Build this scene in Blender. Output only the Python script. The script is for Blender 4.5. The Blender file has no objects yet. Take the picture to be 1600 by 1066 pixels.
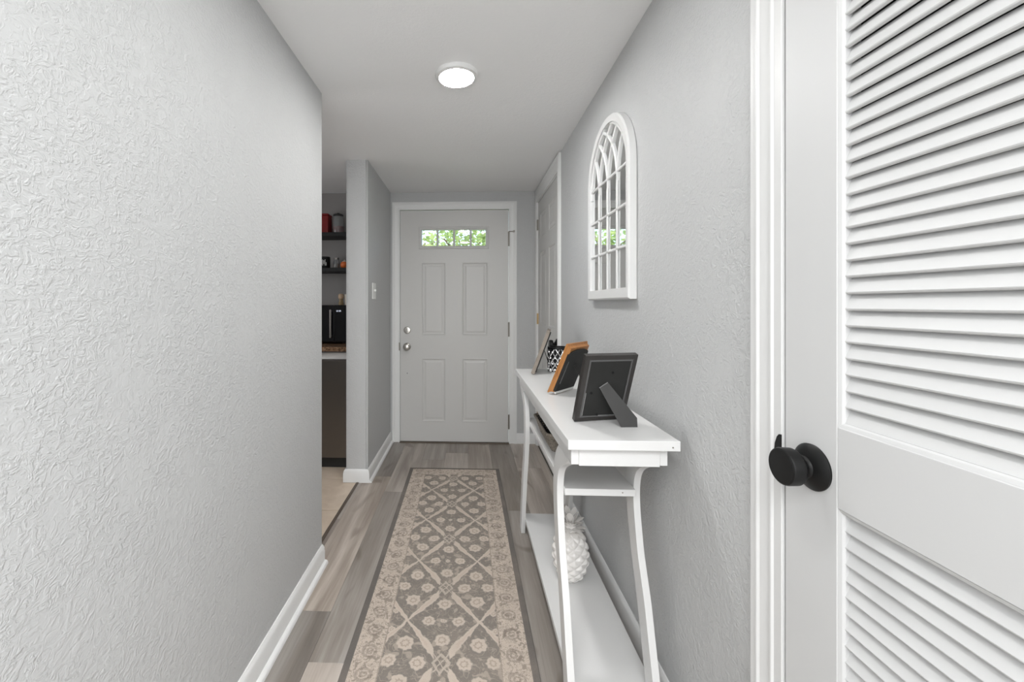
import bpy, bmesh, math, random
from mathutils import Vector, Matrix
random.seed(7)
C = bpy.context.scene.collection
SC = bpy.context.scene
PI = math.pi
R = math.radians

# ------------------------------------------------------------------ camera, light, exposure
cam_d = bpy.data.cameras.new('camera'); cam = bpy.data.objects.new('camera', cam_d); C.objects.link(cam)
cam.location = (0, 0, 1.2)
cam.rotation_euler = (PI / 2, 0, R(2.4666))
cam_d.sensor_width = 36; cam_d.lens = 650 * 36 / 1600
cam_d.shift_x = (800 - 703) / 1600; cam_d.shift_y = -(533 - 476) / 1600
cam_d.clip_start = 0.01
SC.camera = cam
SC.view_settings.view_transform = 'Standard'; SC.view_settings.look = 'None'
SC.view_settings.gamma = 1; SC.view_settings.use_curve_mapping = False
SC.view_settings.exposure = 0.22

w = bpy.data.worlds.new('sky'); SC.world = w; w.use_nodes = True
nt = w.node_tree; nt.nodes.clear()
sky = nt.nodes.new('ShaderNodeTexSky'); sky.sky_type = 'NISHITA'; sky.sun_disc = False
sky.sun_elevation = R(48); sky.sun_rotation = R(150); sky.dust_density = 2.5
bg = nt.nodes.new('ShaderNodeBackground'); bg.inputs[1].default_value = 0.75
out = nt.nodes.new('ShaderNodeOutputWorld')
nt.links.new(sky.outputs[0], bg.inputs[0]); nt.links.new(bg.outputs[0], out.inputs[0])

def area(name, loc, rot, sx, sy, power, col=(1, 1, 1)):
    l = bpy.data.lights.new(name, 'AREA'); l.shape = 'RECTANGLE'; l.size = sx; l.size_y = sy
    l.energy = power; l.color = col
    o = bpy.data.objects.new(name, l); o.location = loc; o.rotation_euler = rot; C.objects.link(o)
    return o
sun_d = bpy.data.lights.new('sun', 'SUN'); sun_d.energy = 7.0; sun_d.angle = R(1)
sun = bpy.data.objects.new('sun', sun_d); sun.rotation_euler = (R(42), 0, R(-150)); C.objects.link(sun)
# added rear and side fills behind the camera; living room walls have no windows
area('fill_light_rear', (0.0, -4.35, 1.35), (PI / 2, 0, 0), 4.0, 1.9, 82, (0.95, 0.975, 1.0))
area('fill_light_west', (-2.9, -2.2, 1.35), (PI / 2, 0, -PI / 2), 2.6, 1.7, 10, (0.97, 0.985, 1.0))
area('fill_light_east', (2.9, -2.2, 1.35), (PI / 2, 0, PI / 2), 2.6, 1.7, 44, (0.95, 0.975, 1.0))
area('ceiling_bounce_fill', (0.0, -0.90, 2.165), (0, 0, 0), 2.0, 1.3, 66, (0.98, 0.99, 1.0))  # added unseen soft fill, stands in for flash bounced off the ceiling
area('kitchen_fill_light', (-3.05, 1.9, 1.4), (PI / 2, 0, -PI / 2), 1.0, 1.0, 15, (0.95, 0.97, 1.0))  # added fill that lifts the dim kitchen; no window in that wall
near_lamp = area('hall_ceiling_light_near', (-0.05, 0.80, 2.158), (0, 0, 0), 0.15, 0.15, 3.0, (1.0, 1.0, 0.99)); near_lamp.data.shape = 'DISK'
LAMP_STRENGTH = 142.0

# ------------------------------------------------------------------ material helpers
def mat(name, col, rough=0.5, metal=0.0, spec=0.5, **kw):
    m = bpy.data.materials.new(name); m.use_nodes = True
    b = m.node_tree.nodes['Principled BSDF']
    b.inputs['Base Color'].default_value = (*col, 1); b.inputs['Roughness'].default_value = rough
    b.inputs['Metallic'].default_value = metal; b.inputs['Specular IOR Level'].default_value = spec
    for k, v in kw.items(): b.inputs[k].default_value = v
    return m
def N(m, t, **kw):
    n = m.node_tree.nodes.new(t)
    for k, v in kw.items(): setattr(n, k, v)
    return n
def L(m, a, b): m.node_tree.links.new(a, b)
def bsdf(m): return m.node_tree.nodes['Principled BSDF']
class X:
    """tiny expression builder over Math nodes"""
    def __init__(s, m, sock): s.m, s.s = m, sock
    def op(s, o, *a):
        n = N(s.m, 'ShaderNodeMath', operation=o)
        for i, v in enumerate((s,) + a):
            if isinstance(v, X): L(s.m, v.s, n.inputs[i])
            else: n.inputs[i].default_value = v
        return X(s.m, n.outputs[0])
    def __add__(s, o): return s.op('ADD', o)
    def __sub__(s, o): return s.op('SUBTRACT', o)
    def __mul__(s, o): return s.op('MULTIPLY', o)
    def abs(s): return s.op('ABSOLUTE')
    def mx(s, o): return s.op('MAXIMUM', o)
    def mn(s, o): return s.op('MINIMUM', o)
    def ss(s, a, b):           # 0 below a, 1 above b (a<b); reversed if a>b
        n = N(s.m, 'ShaderNodeMapRange', interpolation_type='SMOOTHSTEP')
        L(s.m, s.s, n.inputs[0])
        if a < b: v = (a, b, 0, 1)
        else: v = (b, a, 1, 0)
        for i, q in enumerate(v): n.inputs[i + 1].default_value = q
        return X(s.m, n.outputs[0])
def mixc(m, fac, a, b, blend='MIX'):
    n = N(m, 'ShaderNodeMix', data_type='RGBA', blend_type=blend)
    for i, v in ((0, fac), (6, a), (7, b)):
        if isinstance(v, X): v = v.s
        if isinstance(v, (tuple, list)): n.inputs[i].default_value = (*v, 1)
        elif isinstance(v, (int, float)): n.inputs[i].default_value = v
        else: L(m, v, n.inputs[i])
    return n.outputs[2]
def coords(m, scale=(1, 1, 1), which='Object', rot=(0, 0, 0), loc=(0, 0, 0)):
    t = N(m, 'ShaderNodeTexCoord'); mp = N(m, 'ShaderNodeMapping')
    mp.inputs['Scale'].default_value = scale; mp.inputs['Rotation'].default_value = rot; mp.inputs['Location'].default_value = loc
    L(m, t.outputs[which], mp.inputs[0]); return mp.outputs[0]
def noise(m, v, scale, detail=2, rough=0.5, dist=0.0):
    n = N(m, 'ShaderNodeTexNoise'); n.inputs['Scale'].default_value = scale; n.inputs['Detail'].default_value = detail
    n.inputs['Roughness'].default_value = rough; n.inputs['Distortion'].default_value = dist
    if v is not None: L(m, v, n.inputs['Vector'])
    return n
def ramp(m, sock, stops):
    n = N(m, 'ShaderNodeValToRGB'); e = n.color_ramp.elements
    while len(e) < len(stops): e.new(0.5)
    for k, (p, c) in enumerate(stops): e[k].position = p; e[k].color = (*c, 1) if len(c) == 3 else c
    L(m, sock, n.inputs[0]); return n.outputs[0]
def bump(m, h, strength, dist):
    n = N(m, 'ShaderNodeBump'); n.inputs['Strength'].default_value = strength; n.inputs['Distance'].default_value = dist
    if isinstance(h, X): h = h.s
    L(m, h, n.inputs['Height']); L(m, n.outputs[0], bsdf(m).inputs['Normal'])

# painted, hand trowelled plaster
def plaster(name, col, strength, sc=1.0, rough=0.56):
    m = mat(name, col, rough, spec=0.35)
    v = coords(m)
    n1 = noise(m, v, 55 * sc, 3, 0.62, 1.1); n2 = noise(m, v, 130 * sc, 2, 0.5, 0.4); n3 = noise(m, v, 11 * sc, 2); n4 = noise(m, coords(m, (1, 0.8, 2.2)), 30 * sc, 2, 0.5, 2.0)
    a = X(m, n1.outputs[0]).ss(0.44, 0.60); mask = X(m, n3.outputs[0]).ss(0.30, 0.55)
    c = X(m, n4.outputs[0]).ss(0.50, 0.56) * mask
    h = a * (mask * 0.6 + 0.3) + c * 0.45 + X(m, n2.outputs[0]) * 0.30
    bump(m, h, strength, 0.004)
    return m
M = {}
M['wall'] = plaster('grey_wall_paint', (0.548, 0.553, 0.553), 0.36)
M['ceiling'] = plaster('ceiling_paint', (0.92, 0.92, 0.92), 0.12, 0.9, 0.6)
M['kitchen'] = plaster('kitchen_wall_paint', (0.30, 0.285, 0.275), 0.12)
M['trim'] = mat('white_trim_paint', (0.80, 0.80, 0.79), 0.42)
M['door'] = mat('white_door_paint', (0.61, 0.603, 0.585), 0.40)
M['louver'] = mat('white_louver_paint', (0.605, 0.607, 0.606), 0.5)
M['casing'] = mat('closet_casing_paint', (0.68, 0.68, 0.675), 0.45)
M['lamin'] = mat('white_laminate', (0.73, 0.728, 0.72), 0.25)
M['mirrorframe'] = mat('white_lacquer', (0.74, 0.74, 0.732), 0.4)
M['plastic'] = mat('white_plastic', (0.82, 0.82, 0.80), 0.3)
M['black'] = mat('black_satin', (0.006, 0.006, 0.006), 0.42, spec=0.28)
M['matte'] = mat('matte_black', (0.02, 0.02, 0.02), 0.6)
M['shelf'] = mat('black_shelf', (0.008, 0.008, 0.008), 0.55)
M['nickel'] = mat('satin_nickel', (0.52, 0.50, 0.47), 0.28, 1.0)
M['hinge'] = mat('hinge_metal', (0.30, 0.28, 0.25), 0.4, 1.0)
M['brass'] = mat('brass', (0.50, 0.36, 0.19), 0.4, 1.0)
M['silver'] = mat('silver_metal', (0.72, 0.72, 0.72), 0.25, 1.0)
M['ceramic'] = mat('white_ceramic', (0.82, 0.795, 0.765), 0.12, spec=0.6)
M['mirror'] = mat('mirror_glass', (0.86, 0.87, 0.87), 0.02, 1.0)
M['dark'] = mat('dark_interior', (0.10, 0.10, 0.10), 0.8)
M['fiber'] = mat('black_fibreboard', (0.018, 0.018, 0.017), 0.6, spec=0.35)
M['easel'] = mat('charcoal_fibreboard', (0.042, 0.041, 0.040), 0.6)
M['frameblk'] = mat('dark_brown_black_lacquer', (0.030, 0.027, 0.025), 0.28)
M['bead'] = mat('grey_bead', (0.10, 0.10, 0.10), 0.3)
M['red'] = mat('red_tin', (0.22, 0.008, 0.008), 0.4)
M['redfill'] = mat('red_contents', (0.40, 0.02, 0.015), 0.5)
M['orange'] = mat('orange_glaze', (0.75, 0.16, 0.03), 0.35)
M['jar'] = mat('clear_jar_glass', (0.55, 0.56, 0.56), 0.08, spec=0.7, **{'Transmission Weight': 0.7})
M['amber'] = mat('amber_contents', (0.32, 0.23, 0.12), 0.5)
M['cream'] = mat('cream_paper', (0.70, 0.64, 0.55), 0.7)
M['steel'] = mat('dark_stainless', (0.20, 0.185, 0.172), 0.34, 1.0)
M['steel_l'] = mat('light_grey_enamel', (0.62, 0.61, 0.60), 0.35, 0.0)
M['glassblk'] = mat('black_glass', (0.005, 0.005, 0.006), 0.08)
M['tilesub'] = mat('tile_grout', (0.34, 0.26, 0.20), 0.9)
M['sub'] = mat('subfloor', (0.10, 0.085, 0.07), 0.9)
M['threshold'] = mat('brown_threshold', (0.11, 0.085, 0.065), 0.5)
M['soil'] = mat('lawn_grass', (0.10, 0.17, 0.04), 0.9)
M['bark'] = mat('bark', (0.16, 0.11, 0.07), 0.9)
def emit(name, col, s):
    m = bpy.data.materials.new(name); m.use_nodes = True; t = m.node_tree; t.nodes.clear()
    e = t.nodes.new('ShaderNodeEmission'); e.inputs[0].default_value = (*col, 1); e.inputs[1].default_value = s
    o = t.nodes.new('ShaderNodeOutputMaterial'); t.links.new(e.outputs[0], o.inputs[0]); return m
M['lamp'] = emit('lamp_diffuser', (1.0, 0.995, 0.98), LAMP_STRENGTH)
M['clock'] = emit('clock_display', (0.8, 0.85, 1.0), 1.1)
def pane_glass():
    m = bpy.data.materials.new('door_lite_glass'); m.use_nodes = True; t = m.node_tree; t.nodes.clear()
    tr = t.nodes.new('ShaderNodeBsdfTransparent'); gl = t.nodes.new('ShaderNodeBsdfGlossy'); gl.inputs['Roughness'].default_value = 0.03
    tr.inputs[0].default_value = (0.93, 0.96, 0.94, 1)
    f = t.nodes.new('ShaderNodeFresnel'); f.inputs[0].default_value = 1.5
    mx = t.nodes.new('ShaderNodeMixShader'); o = t.nodes.new('ShaderNodeOutputMaterial')
    t.links.new(f.outputs[0], mx.inputs[0]); t.links.new(tr.outputs[0], mx.inputs[1]); t.links.new(gl.outputs[0], mx.inputs[2])
    t.links.new(mx.outputs[0], o.inputs[0]); return m
M['pane'] = pane_glass()

def wood_plank():
    m = mat('grey_oak_vinyl', (0.3, 0.3, 0.3), 0.36, spec=0.45)
    oi = N(m, 'ShaderNodeObjectInfo')
    t = N(m, 'ShaderNodeTexCoord'); add = N(m, 'ShaderNodeVectorMath', operation='ADD')
    sc_ = N(m, 'ShaderNodeVectorMath', operation='SCALE'); sc_.inputs['Scale'].default_value = 37.0
    cv = N(m, 'ShaderNodeCombineXYZ'); L(m, oi.outputs['Random'], cv.inputs[0]); L(m, oi.outputs['Random'], cv.inputs[1])
    L(m, cv.outputs[0], sc_.inputs[0]); L(m, t.outputs['Object'], add.inputs[0]); L(m, sc_.outputs[0], add.inputs[1])
    def mp(s):
        q = N(m, 'ShaderNodeMapping'); q.inputs['Scale'].default_value = s; L(m, add.outputs[0], q.inputs[0]); return q.outputs[0]
    broad = noise(m, mp((10, 0.8, 1)), 1.0, 3, 0.55, 1.1)       # broad streaks
    fine = noise(m, mp((90, 3.2, 1)), 1.0, 3, 0.6, 0.3)
    knot = noise(m, mp((7, 2.6, 1)), 1.0, 1, 0.4, 1.0)
    c = ramp(m, broad.outputs[0], [(0.25, (0.27, 0.228, 0.195)), (0.45, (0.37, 0.322, 0.28)), (0.60, (0.46, 0.41, 0.365)), (0.76, (0.57, 0.52, 0.475))])
    c = mixc(m, X(m, fine.outputs[0]).ss(0.35, 0.68) * 0.30, c, (0.6, 0.56, 0.52), 'MULTIPLY')
    c = mixc(m, X(m, knot.outputs[0]).ss(0.64, 0.74) * 0.55, c, (0.14, 0.11, 0.085))
    # every plank has its own tone, kept in the object colour
    oc = N(m, 'ShaderNodeMix', data_type='RGBA', blend_type='MULTIPLY'); oc.inputs[0].default_value = 1
    L(m, c, oc.inputs[6]); L(m, oi.outputs['Color'], oc.inputs[7])
    L(m, oc.outputs[2], bsdf(m).inputs['Base Color'])
    bump(m, fine.outputs[0], 0.08, 0.001)
    return m
M['plank'] = wood_plank()

def tile_mat():
    m = mat('beige_floor_tile', (0.5, 0.4, 0.3), 0.4)
    v = coords(m); n = noise(m, v, 9, 3, 0.6, 0.5)
    L(m, ramp(m, n.outputs[0], [(0.3, (0.62, 0.50, 0.39)), (0.7, (0.74, 0.62, 0.50))]), bsdf(m).inputs['Base Color'])
    return m
M['tile'] = tile_mat()
def granite():
    m = mat('brown_granite', (0.2, 0.12, 0.07), 0.25)
    v = coords(m); n = noise(m, v, 60, 4, 0.7)
    L(m, ramp(m, n.outputs[0], [(0.35, (0.04, 0.025, 0.015)), (0.52, (0.20, 0.115, 0.065)), (0.7, (0.34, 0.23, 0.15))]), bsdf(m).inputs['Base Color'])
    return m
M['granite'] = granite()
def wood(name, dark, light, rough=0.45, sc=(3, 3, 30)):
    m = mat(name, light, rough); v = coords(m, sc); n = noise(m, v, 4, 3, 0.6, 0.8)
    L(m, ramp(m, n.outputs[0], [(0.3, dark), (0.7, light)]), bsdf(m).inputs['Base Color']); return m
M['orangewood'] = wood('honey_orange_wood', (0.28, 0.105, 0.025), (0.50, 0.22, 0.06), 0.4, (6, 2, 2))
M['greywood'] = wood('weathered_taupe_wood', (0.15, 0.12, 0.095), (0.30, 0.26, 0.22), 0.6, (6, 2, 2))
M['lidwood'] = wood('pale_wood', (0.42, 0.28, 0.17), (0.62, 0.46, 0.32), 0.5)
def wicker():
    m = mat('grey_brown_wicker', (0.2, 0.17, 0.14), 0.6); v = coords(m); n = noise(m, v, 220, 2, 0.6)
    L(m, ramp(m, n.outputs[0], [(0.35, (0.12, 0.10, 0.08)), (0.65, (0.33, 0.29, 0.24))]), bsdf(m).inputs['Base Color']); return m
M['wicker'] = wicker()
def leafmat():
    m = mat('green_leaf', (0.1, 0.3, 0.03), 0.5, **{'Subsurface Weight': 0.0})
    n = noise(m, coords(m), 6, 2)
    L(m, ramp(m, n.outputs[0], [(0.3, (0.11, 0.17, 0.05)), (0.5, (0.24, 0.31, 0.10)), (0.7, (0.42, 0.46, 0.20))]), bsdf(m).inputs['Base Color'])
    t = m.node_tree; tl = t.nodes.new('ShaderNodeBsdfTranslucent'); tl.inputs[0].default_value = (0.42, 0.52, 0.18, 1)
    mx = t.nodes.new('ShaderNodeMixShader'); mx.inputs[0].default_value = 0.4
    t.links.new(bsdf(m).outputs[0], mx.inputs[1]); t.links.new(tl.outputs[0], mx.inputs[2])
    t.links.new(mx.outputs[0], t.nodes['Material Output'].inputs[0]); return m
M['leaf'] = leafmat()

RUG_W, RUG_L = 0.645, 2.30
def rugmat():
    m = mat('runner_pile', (0.3, 0.26, 0.22), 0.95, spec=0.1)
    t = N(m, 'ShaderNodeTexCoord'); co = t.outputs['Object']
    # slight wobble so that the woven motifs are not ruler straight
    wn = noise(m, co, 38, 2, 0.5); sub = N(m, 'ShaderNodeVectorMath', operation='SUBTRACT'); L(m, wn.outputs['Color'], sub.inputs[0]); sub.inputs[1].default_value = (0.5, 0.5, 0.5)
    wsc = N(m, 'ShaderNodeVectorMath', operation='SCALE'); wsc.inputs['Scale'].default_value = 0.017; L(m, sub.outputs[0], wsc.inputs[0])
    ad = N(m, 'ShaderNodeVectorMath', operation='ADD'); L(m, co, ad.inputs[0]); L(m, wsc.outputs[0], ad.inputs[1])
    sp = N(m, 'ShaderNodeSeparateXYZ'); L(m, ad.outputs[0], sp.inputs[0])
    sp0 = N(m, 'ShaderNodeSeparateXYZ'); L(m, co, sp0.inputs[0])
    U = X(m, sp.outputs[0]); V = X(m, sp.outputs[1]); au = U.abs()
    au0 = X(m, sp0.outputs[0]).abs(); V0 = X(m, sp0.outputs[1])
    P, Q = 0.368, 0.27
    def cell(a, p):      # signed distance to nearest multiple of p
        return (a.op('MODULO', p) + p * 1.5).op('MODULO', p) - p * 0.5 if False else a - a.op('DIVIDE', p).op('ROUND') * p
    vv = cell(V - RUG_PHASE, P)                 # -P/2..P/2, 0 at a centre crossing
    # lattice of leaf-shaped bands
    wv = (V - RUG_PHASE) * (1 / P); a = au * (1 / Q) + wv; b = au * (1 / Q) - wv
    nrm = 1 / math.hypot(1 / P, 1 / Q)
    da = cell(a, 1.0).abs() * nrm; db = cell(b, 1.0).abs() * nrm
    dl = da.mn(db)
    q = (au - 0.135).abs()                      # 0 at the thin quarter crossing
    wid = q * 0.125 + 0.0035 - (q - 0.085).mx(0.0) * 0.22
    inside = (dl - wid).ss(0.0015, -0.0015) * q.ss(0.112, 0.106)
    core = (dl - wid * 0.35).ss(0.001, -0.001) * q.ss(0.09, 0.08) * q.ss(0.02, 0.03)
    # thin stems in the centre crossing
    thin = (dl - 0.002).ss(0.0015, -0.0015) * au.ss(0.05, 0.045)
    dia = ((au * (1 / Q)) + vv.abs() * (1 / P)) * nrm
    ring = (dia - 0.022).abs().ss(0.005, 0.003)
    f = inside.mx(thin * 0.8).mx(ring * 0.7)
    # flowers: rosettes (uu, v, radius), mirrored across the runner
    rose = None; dark = None; pink = None
    def dist(cu, cv, ash=False):
        x = au - cu; y = cell(V - (RUG_PHASE + cv), P)
        return x, y, (x * x + y * y).op('SQRT')
    for cu, cv, r in ((0.0, P / 2, 0.010), (0.056, P / 2, 0.023), (0.0, 0.095, 0.027), (0.0, -0.095, 0.027),
                      (0.078, 0.0, 0.026), (0.175, 0.006, 0.025), (0.128, 0.078, 0.029), (0.128, -0.078, 0.029),
                      (0.19, P / 2 - 0.045, 0.013), (0.19, P / 2 + 0.045, 0.013)):
        x, y, d = dist(cu, cv)
        ang = y.op('ARCTAN2', x); pet = (ang * 8).op('COSINE') * (r * 0.07)
        e = d - pet
        s = e.ss(r + 0.003, r - 0.003)
        k = (e - r * 0.42).abs().ss(r * 0.17, r * 0.07)
        rose = s if rose is None else rose.mx(s); dark = k if dark is None else dark.mx(k)
    # curling tendrils in the ground
    vn = noise(m, co, 26, 1, 0.4, 1.2)
    tend = (X(m, vn.outputs[0]) - 0.5).abs().ss(0.028, 0.010)
    fb = noise(m, co, 34, 1, 0.4, 0.5); fbl = X(m, fb.outputs[0]).ss(0.60, 0.66)
    blot = noise(m, co, 75, 2, 0.6)
    DARK = (0.25, 0.223, 0.198); MID = (0.37, 0.32, 0.275); BEI = (0.60, 0.515, 0.44); ROS = (0.54, 0.42, 0.34)
    ground = mixc(m, tend * 0.7, DARK, (0.42, 0.365, 0.31)); ground = mixc(m, fbl * 0.75, ground, (0.47, 0.40, 0.335))
    ground = mixc(m, X(m, blot.outputs[0]).ss(0.5, 0.72) * 0.5, ground, MID)
    field = mixc(m, f, ground, BEI); field = mixc(m, core * 0.35, field, ROS)
    field = mixc(m, rose, field, BEI); field = mixc(m, dark * 0.5, field, (0.30, 0.235, 0.19))
    # border: beige with dark scrolling marks and rosettes
    bn = noise(m, co, 46, 2, 0.55, 2.2)
    bsc = (X(m, bn.outputs[0]) - 0.53).abs().ss(0.040, 0.014)
    bl2 = X(m, noise(m, co, 62, 1, 0.5).outputs[0]).ss(0.57, 0.63)
    bx = au - 0.247; by = cell(V, 0.092)
    bd = (bx * bx + by * by).op('SQRT')
    bros = (bd - 0.024).abs().ss(0.006, 0.003).mx((bd - 0.010).abs().ss(0.005, 0.002))
    bord = mixc(m, bsc.mx(bl2) * 0.62, BEI, (0.185, 0.155, 0.13)); bord = mixc(m, bros * 0.42, bord, (0.20, 0.165, 0.14))
    in_field = au0.ss(0.2005, 0.1985) * V0.ss(RUG_L / 2 - 0.118, RUG_L / 2 - 0.121) * V0.ss(-RUG_L / 2 + 0.118, -RUG_L / 2 + 0.121)
    col = mixc(m, in_field, bord, field)
    # guard line between border and field
    gl = (au0 - 0.2015).abs().ss(0.0030, 0.0015) * V0.abs().ss(RUG_L / 2 - 0.115, RUG_L / 2 - 0.12)
    col = mixc(m, gl * 0.45, col, (0.22, 0.18, 0.15))
    band = au0.ss(0.2965, 0.2985).mx(V0.abs().ss(RUG_L / 2 - 0.0245, RUG_L / 2 - 0.0225))
    col = mixc(m, band, col, (0.165, 0.150, 0.138))
    wear = noise(m, co, 5, 3, 0.6); weave = noise(m, co, 420, 1)
    col = mixc(m, X(m, wear.outputs[0]).ss(0.40, 0.72) * 0.22, col, (0.40, 0.34, 0.285))
    col = mixc(m, X(m, weave.outputs[0]).ss(0.3, 0.7) * 0.25, col, (0.6, 0.58, 0.56), 'MULTIPLY')
    L(m, col, bsdf(m).inputs['Base Color'])
    bump(m, weave.outputs[0], 0.25, 0.001)
    return m

# ------------------------------------------------------------------ mesh helpers
def setp(o, label=None, cat=None, group=None, kind=None):
    if label: o['label'] = label
    if cat: o['category'] = cat
    if group: o['group'] = group
    if kind: o['kind'] = kind
    return o
def finish(name, bm, m, parent=None, smooth=None):
    bmesh.ops.recalc_face_normals(bm, faces=bm.faces[:])
    me = bpy.data.meshes.new(name); bm.to_mesh(me); bm.free()
    if smooth is not None:
        for p in me.polygons: p.use_smooth = True
        me.set_sharp_from_angle(angle=R(smooth))
    me.materials.append(m)
    return link(name, me, parent)
def link(name, me, parent=None):
    o = bpy.data.objects.new(name, me); C.objects.link(o)
    if parent: o.parent = parent
    return o
def empty(name, loc=(0, 0, 0), rotz=0, **kw):
    o = bpy.data.objects.new(name, None); C.objects.link(o); o.location = loc; o.rotation_euler = (0, 0, rotz)
    o.empty_display_size = 0.05
    return setp(o, **kw)
def box(bm, x0, x1, y0, y1, z0, z1, bev=0.0, seg=1, mx=None):
    t = bmesh.new(); bmesh.ops.create_cube(t, size=1.0)
    for v in t.verts:
        v.co = Vector((x0 + (v.co.x + .5) * (x1 - x0), y0 + (v.co.y + .5) * (y1 - y0), z0 + (v.co.z + .5) * (z1 - z0)))
    if bev > 0: bmesh.ops.bevel(t, geom=t.edges[:], offset=bev, segments=seg, affect='EDGES', profile=0.5)
    join(bm, t, mx)
def join(bm, t, mx=None):
    if mx is not None: bmesh.ops.transform(t, matrix=mx, verts=t.verts[:])
    me = bpy.data.meshes.new('tmp'); t.to_mesh(me); t.free(); bm.from_mesh(me); bpy.data.meshes.remove(me)
def boxo(name, b, m, parent=None, bev=0.0, seg=1, mx=None, smooth=None):
    bm = bmesh.new(); box(bm, *b, bev=bev, seg=seg, mx=mx); return finish(name, bm, m, parent, smooth)
def prism(bm, pts, n0, n1, ax='x', mx=None, bev=0.0):
    """polygon pts extruded along an axis. ax x: pts=(y,z); y: (x,z); z: (x,y)"""
    def P(p, d): return {'x': (d, p[0], p[1]), 'y': (p[0], d, p[1]), 'z': (p[0], p[1], d)}[ax]
    t = bmesh.new()
    a = [t.verts.new(P(p, n0)) for p in pts]; b = [t.verts.new(P(p, n1)) for p in pts]
    t.faces.new(a); t.faces.new(b[::-1])
    n = len(pts)
    for i in range(n): t.faces.new((a[i], b[i], b[(i + 1) % n], a[(i + 1) % n]))
    bmesh.ops.recalc_face_normals(t, faces=t.faces[:])
    if bev: bmesh.ops.bevel(t, geom=[e for e in t.edges if e.calc_face_angle(0) > 0.6], offset=bev, segments=1, affect='EDGES')
    join(bm, t, mx)
def lathe(bm, prof, n=32, mx=None, cap=True):
    """profile [(r,z)] around z"""
    t = bmesh.new(); rings = []
    for r, z in prof:
        rings.append([t.verts.new((r * math.cos(2 * PI * k / n), r * math.sin(2 * PI * k / n), z)) for k in range(n)])
    for i in range(len(rings) - 1):
        for k in range(n): t.faces.new((rings[i][k], rings[i][(k + 1) % n], rings[i + 1][(k + 1) % n], rings[i + 1][k]))
    if cap:
        t.faces.new(rings[0][::-1]); t.faces.new(rings[-1])
    join(bm, t, mx)
def tube(bm, pts, r, n=8, closed=False, mx=None):
    t = bmesh.new(); pts = [Vector(p) for p in pts]; rings = []; N_ = len(pts)
    for i, p in enumerate(pts):
        a = pts[(i - 1) % N_] if closed or i > 0 else p; b = pts[(i + 1) % N_] if closed or i < N_ - 1 else p
        d = (b - a).normalized(); up = Vector((0, 0, 1)) if abs(d.z) < 0.95 else Vector((1, 0, 0))
        s = d.cross(up).normalized(); u = s.cross(d).normalized()
        rings.append([t.verts.new(p + s * r * math.cos(2 * PI * k / n) + u * r * math.sin(2 * PI * k / n)) for k in range(n)])
    for i in range(N_ if closed else N_ - 1):
        A, B = rings[i], rings[(i + 1) % N_]
        for k in range(n): t.faces.new((A[k], A[(k + 1) % n], B[(k + 1) % n], B[k]))
    if not closed: t.faces.new(rings[0][::-1]); t.faces.new(rings[-1])
    join(bm, t, mx)
def sweep(bm, prof, path, mx=None, closed=False):
    """path: [(P, A, B)] each vectors; point = P + a*A + b*B for (a,b) in a closed profile loop"""
    t = bmesh.new(); rings = []
    for P, A, B in path:
        P, A, B = Vector(P), Vector(A), Vector(B)
        rings.append([t.verts.new(P + A * a + B * b) for a, b in prof])
    n = len(prof)
    for i in range(len(rings) if closed else len(rings) - 1):
        Q, S = rings[i], rings[(i + 1) % len(rings)]
        for k in range(n): t.faces.new((Q[k], Q[(k + 1) % n], S[(k + 1) % n], S[k]))
    if not closed: t.faces.new(rings[0][::-1]); t.faces.new(rings[-1])
    join(bm, t, mx)
def MX(loc=(0, 0, 0), rz=0, rx=0, ry=0):
    return Matrix.Translation(loc) @ Matrix.Rotation(rz, 4, 'Z') @ Matrix.Rotation(rx, 4, 'X') @ Matrix.Rotation(ry, 4, 'Y')

# ------------------------------------------------------------------ the shell
H = 2.18; XL, XR, YF, YM = -0.678, 0.594, 3.62, -0.10
def struct(name, boxes, m, bev=0.0):
    bm = bmesh.new()
    for b in boxes: box(bm, *b, bev=bev)
    return setp(finish(name, bm, m), kind='structure')
struct('ceiling', [(-3.2, 3.2, -4.7, 3.80, H, H + 0.1)], M['ceiling'])
fl = struct('floor', [(-0.745, 0.80, YM, 3.72, -0.06, -0.006)], M['sub'])
struct('floor_living', [(-3.2, 3.2, -4.7, YM, -0.06, -0.001)], mat('pale_oak_floor', (0.52, 0.50, 0.47), 0.45))
struct('wall_left', [(XL - 0.12, XL, YM, 1.905, 0, H)], M['wall'])
stub = bmesh.new(); t = bmesh.new(); bmesh.ops.create_cube(t, size=1.0)
for v in t.verts: v.co = Vector((-0.826 + (v.co.x + .5) * 0.149, 2.785 + (v.co.y + .5) * 0.94, (v.co.z + .5) * H))
bmesh.ops.bevel(t, geom=[e for e in t.edges if abs(e.verts[0].co.z - e.verts[1].co.z) > 1], offset=0.012, segments=4, affect='EDGES')
join(stub, t); setp(finish('wall_stub', stub, M['wall'], smooth=30), kind='structure')
# right wall with the openings of the louvred closet and the far closet
LZ, FZ = 2.05, 2.075
struct('wall_right', [(XR, XR + 0.12, 0.83, 2.735, 0, H), (XR, XR + 0.12, YM, 0.16, 0, H), (XR, XR + 0.12, 0.16, 0.83, LZ, H),
                      (XR, XR + 0.12, 2.735, 3.572, FZ, H), (XR, XR + 0.12, 3.572, 3.74, 0, H)], M['wall'])
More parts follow.
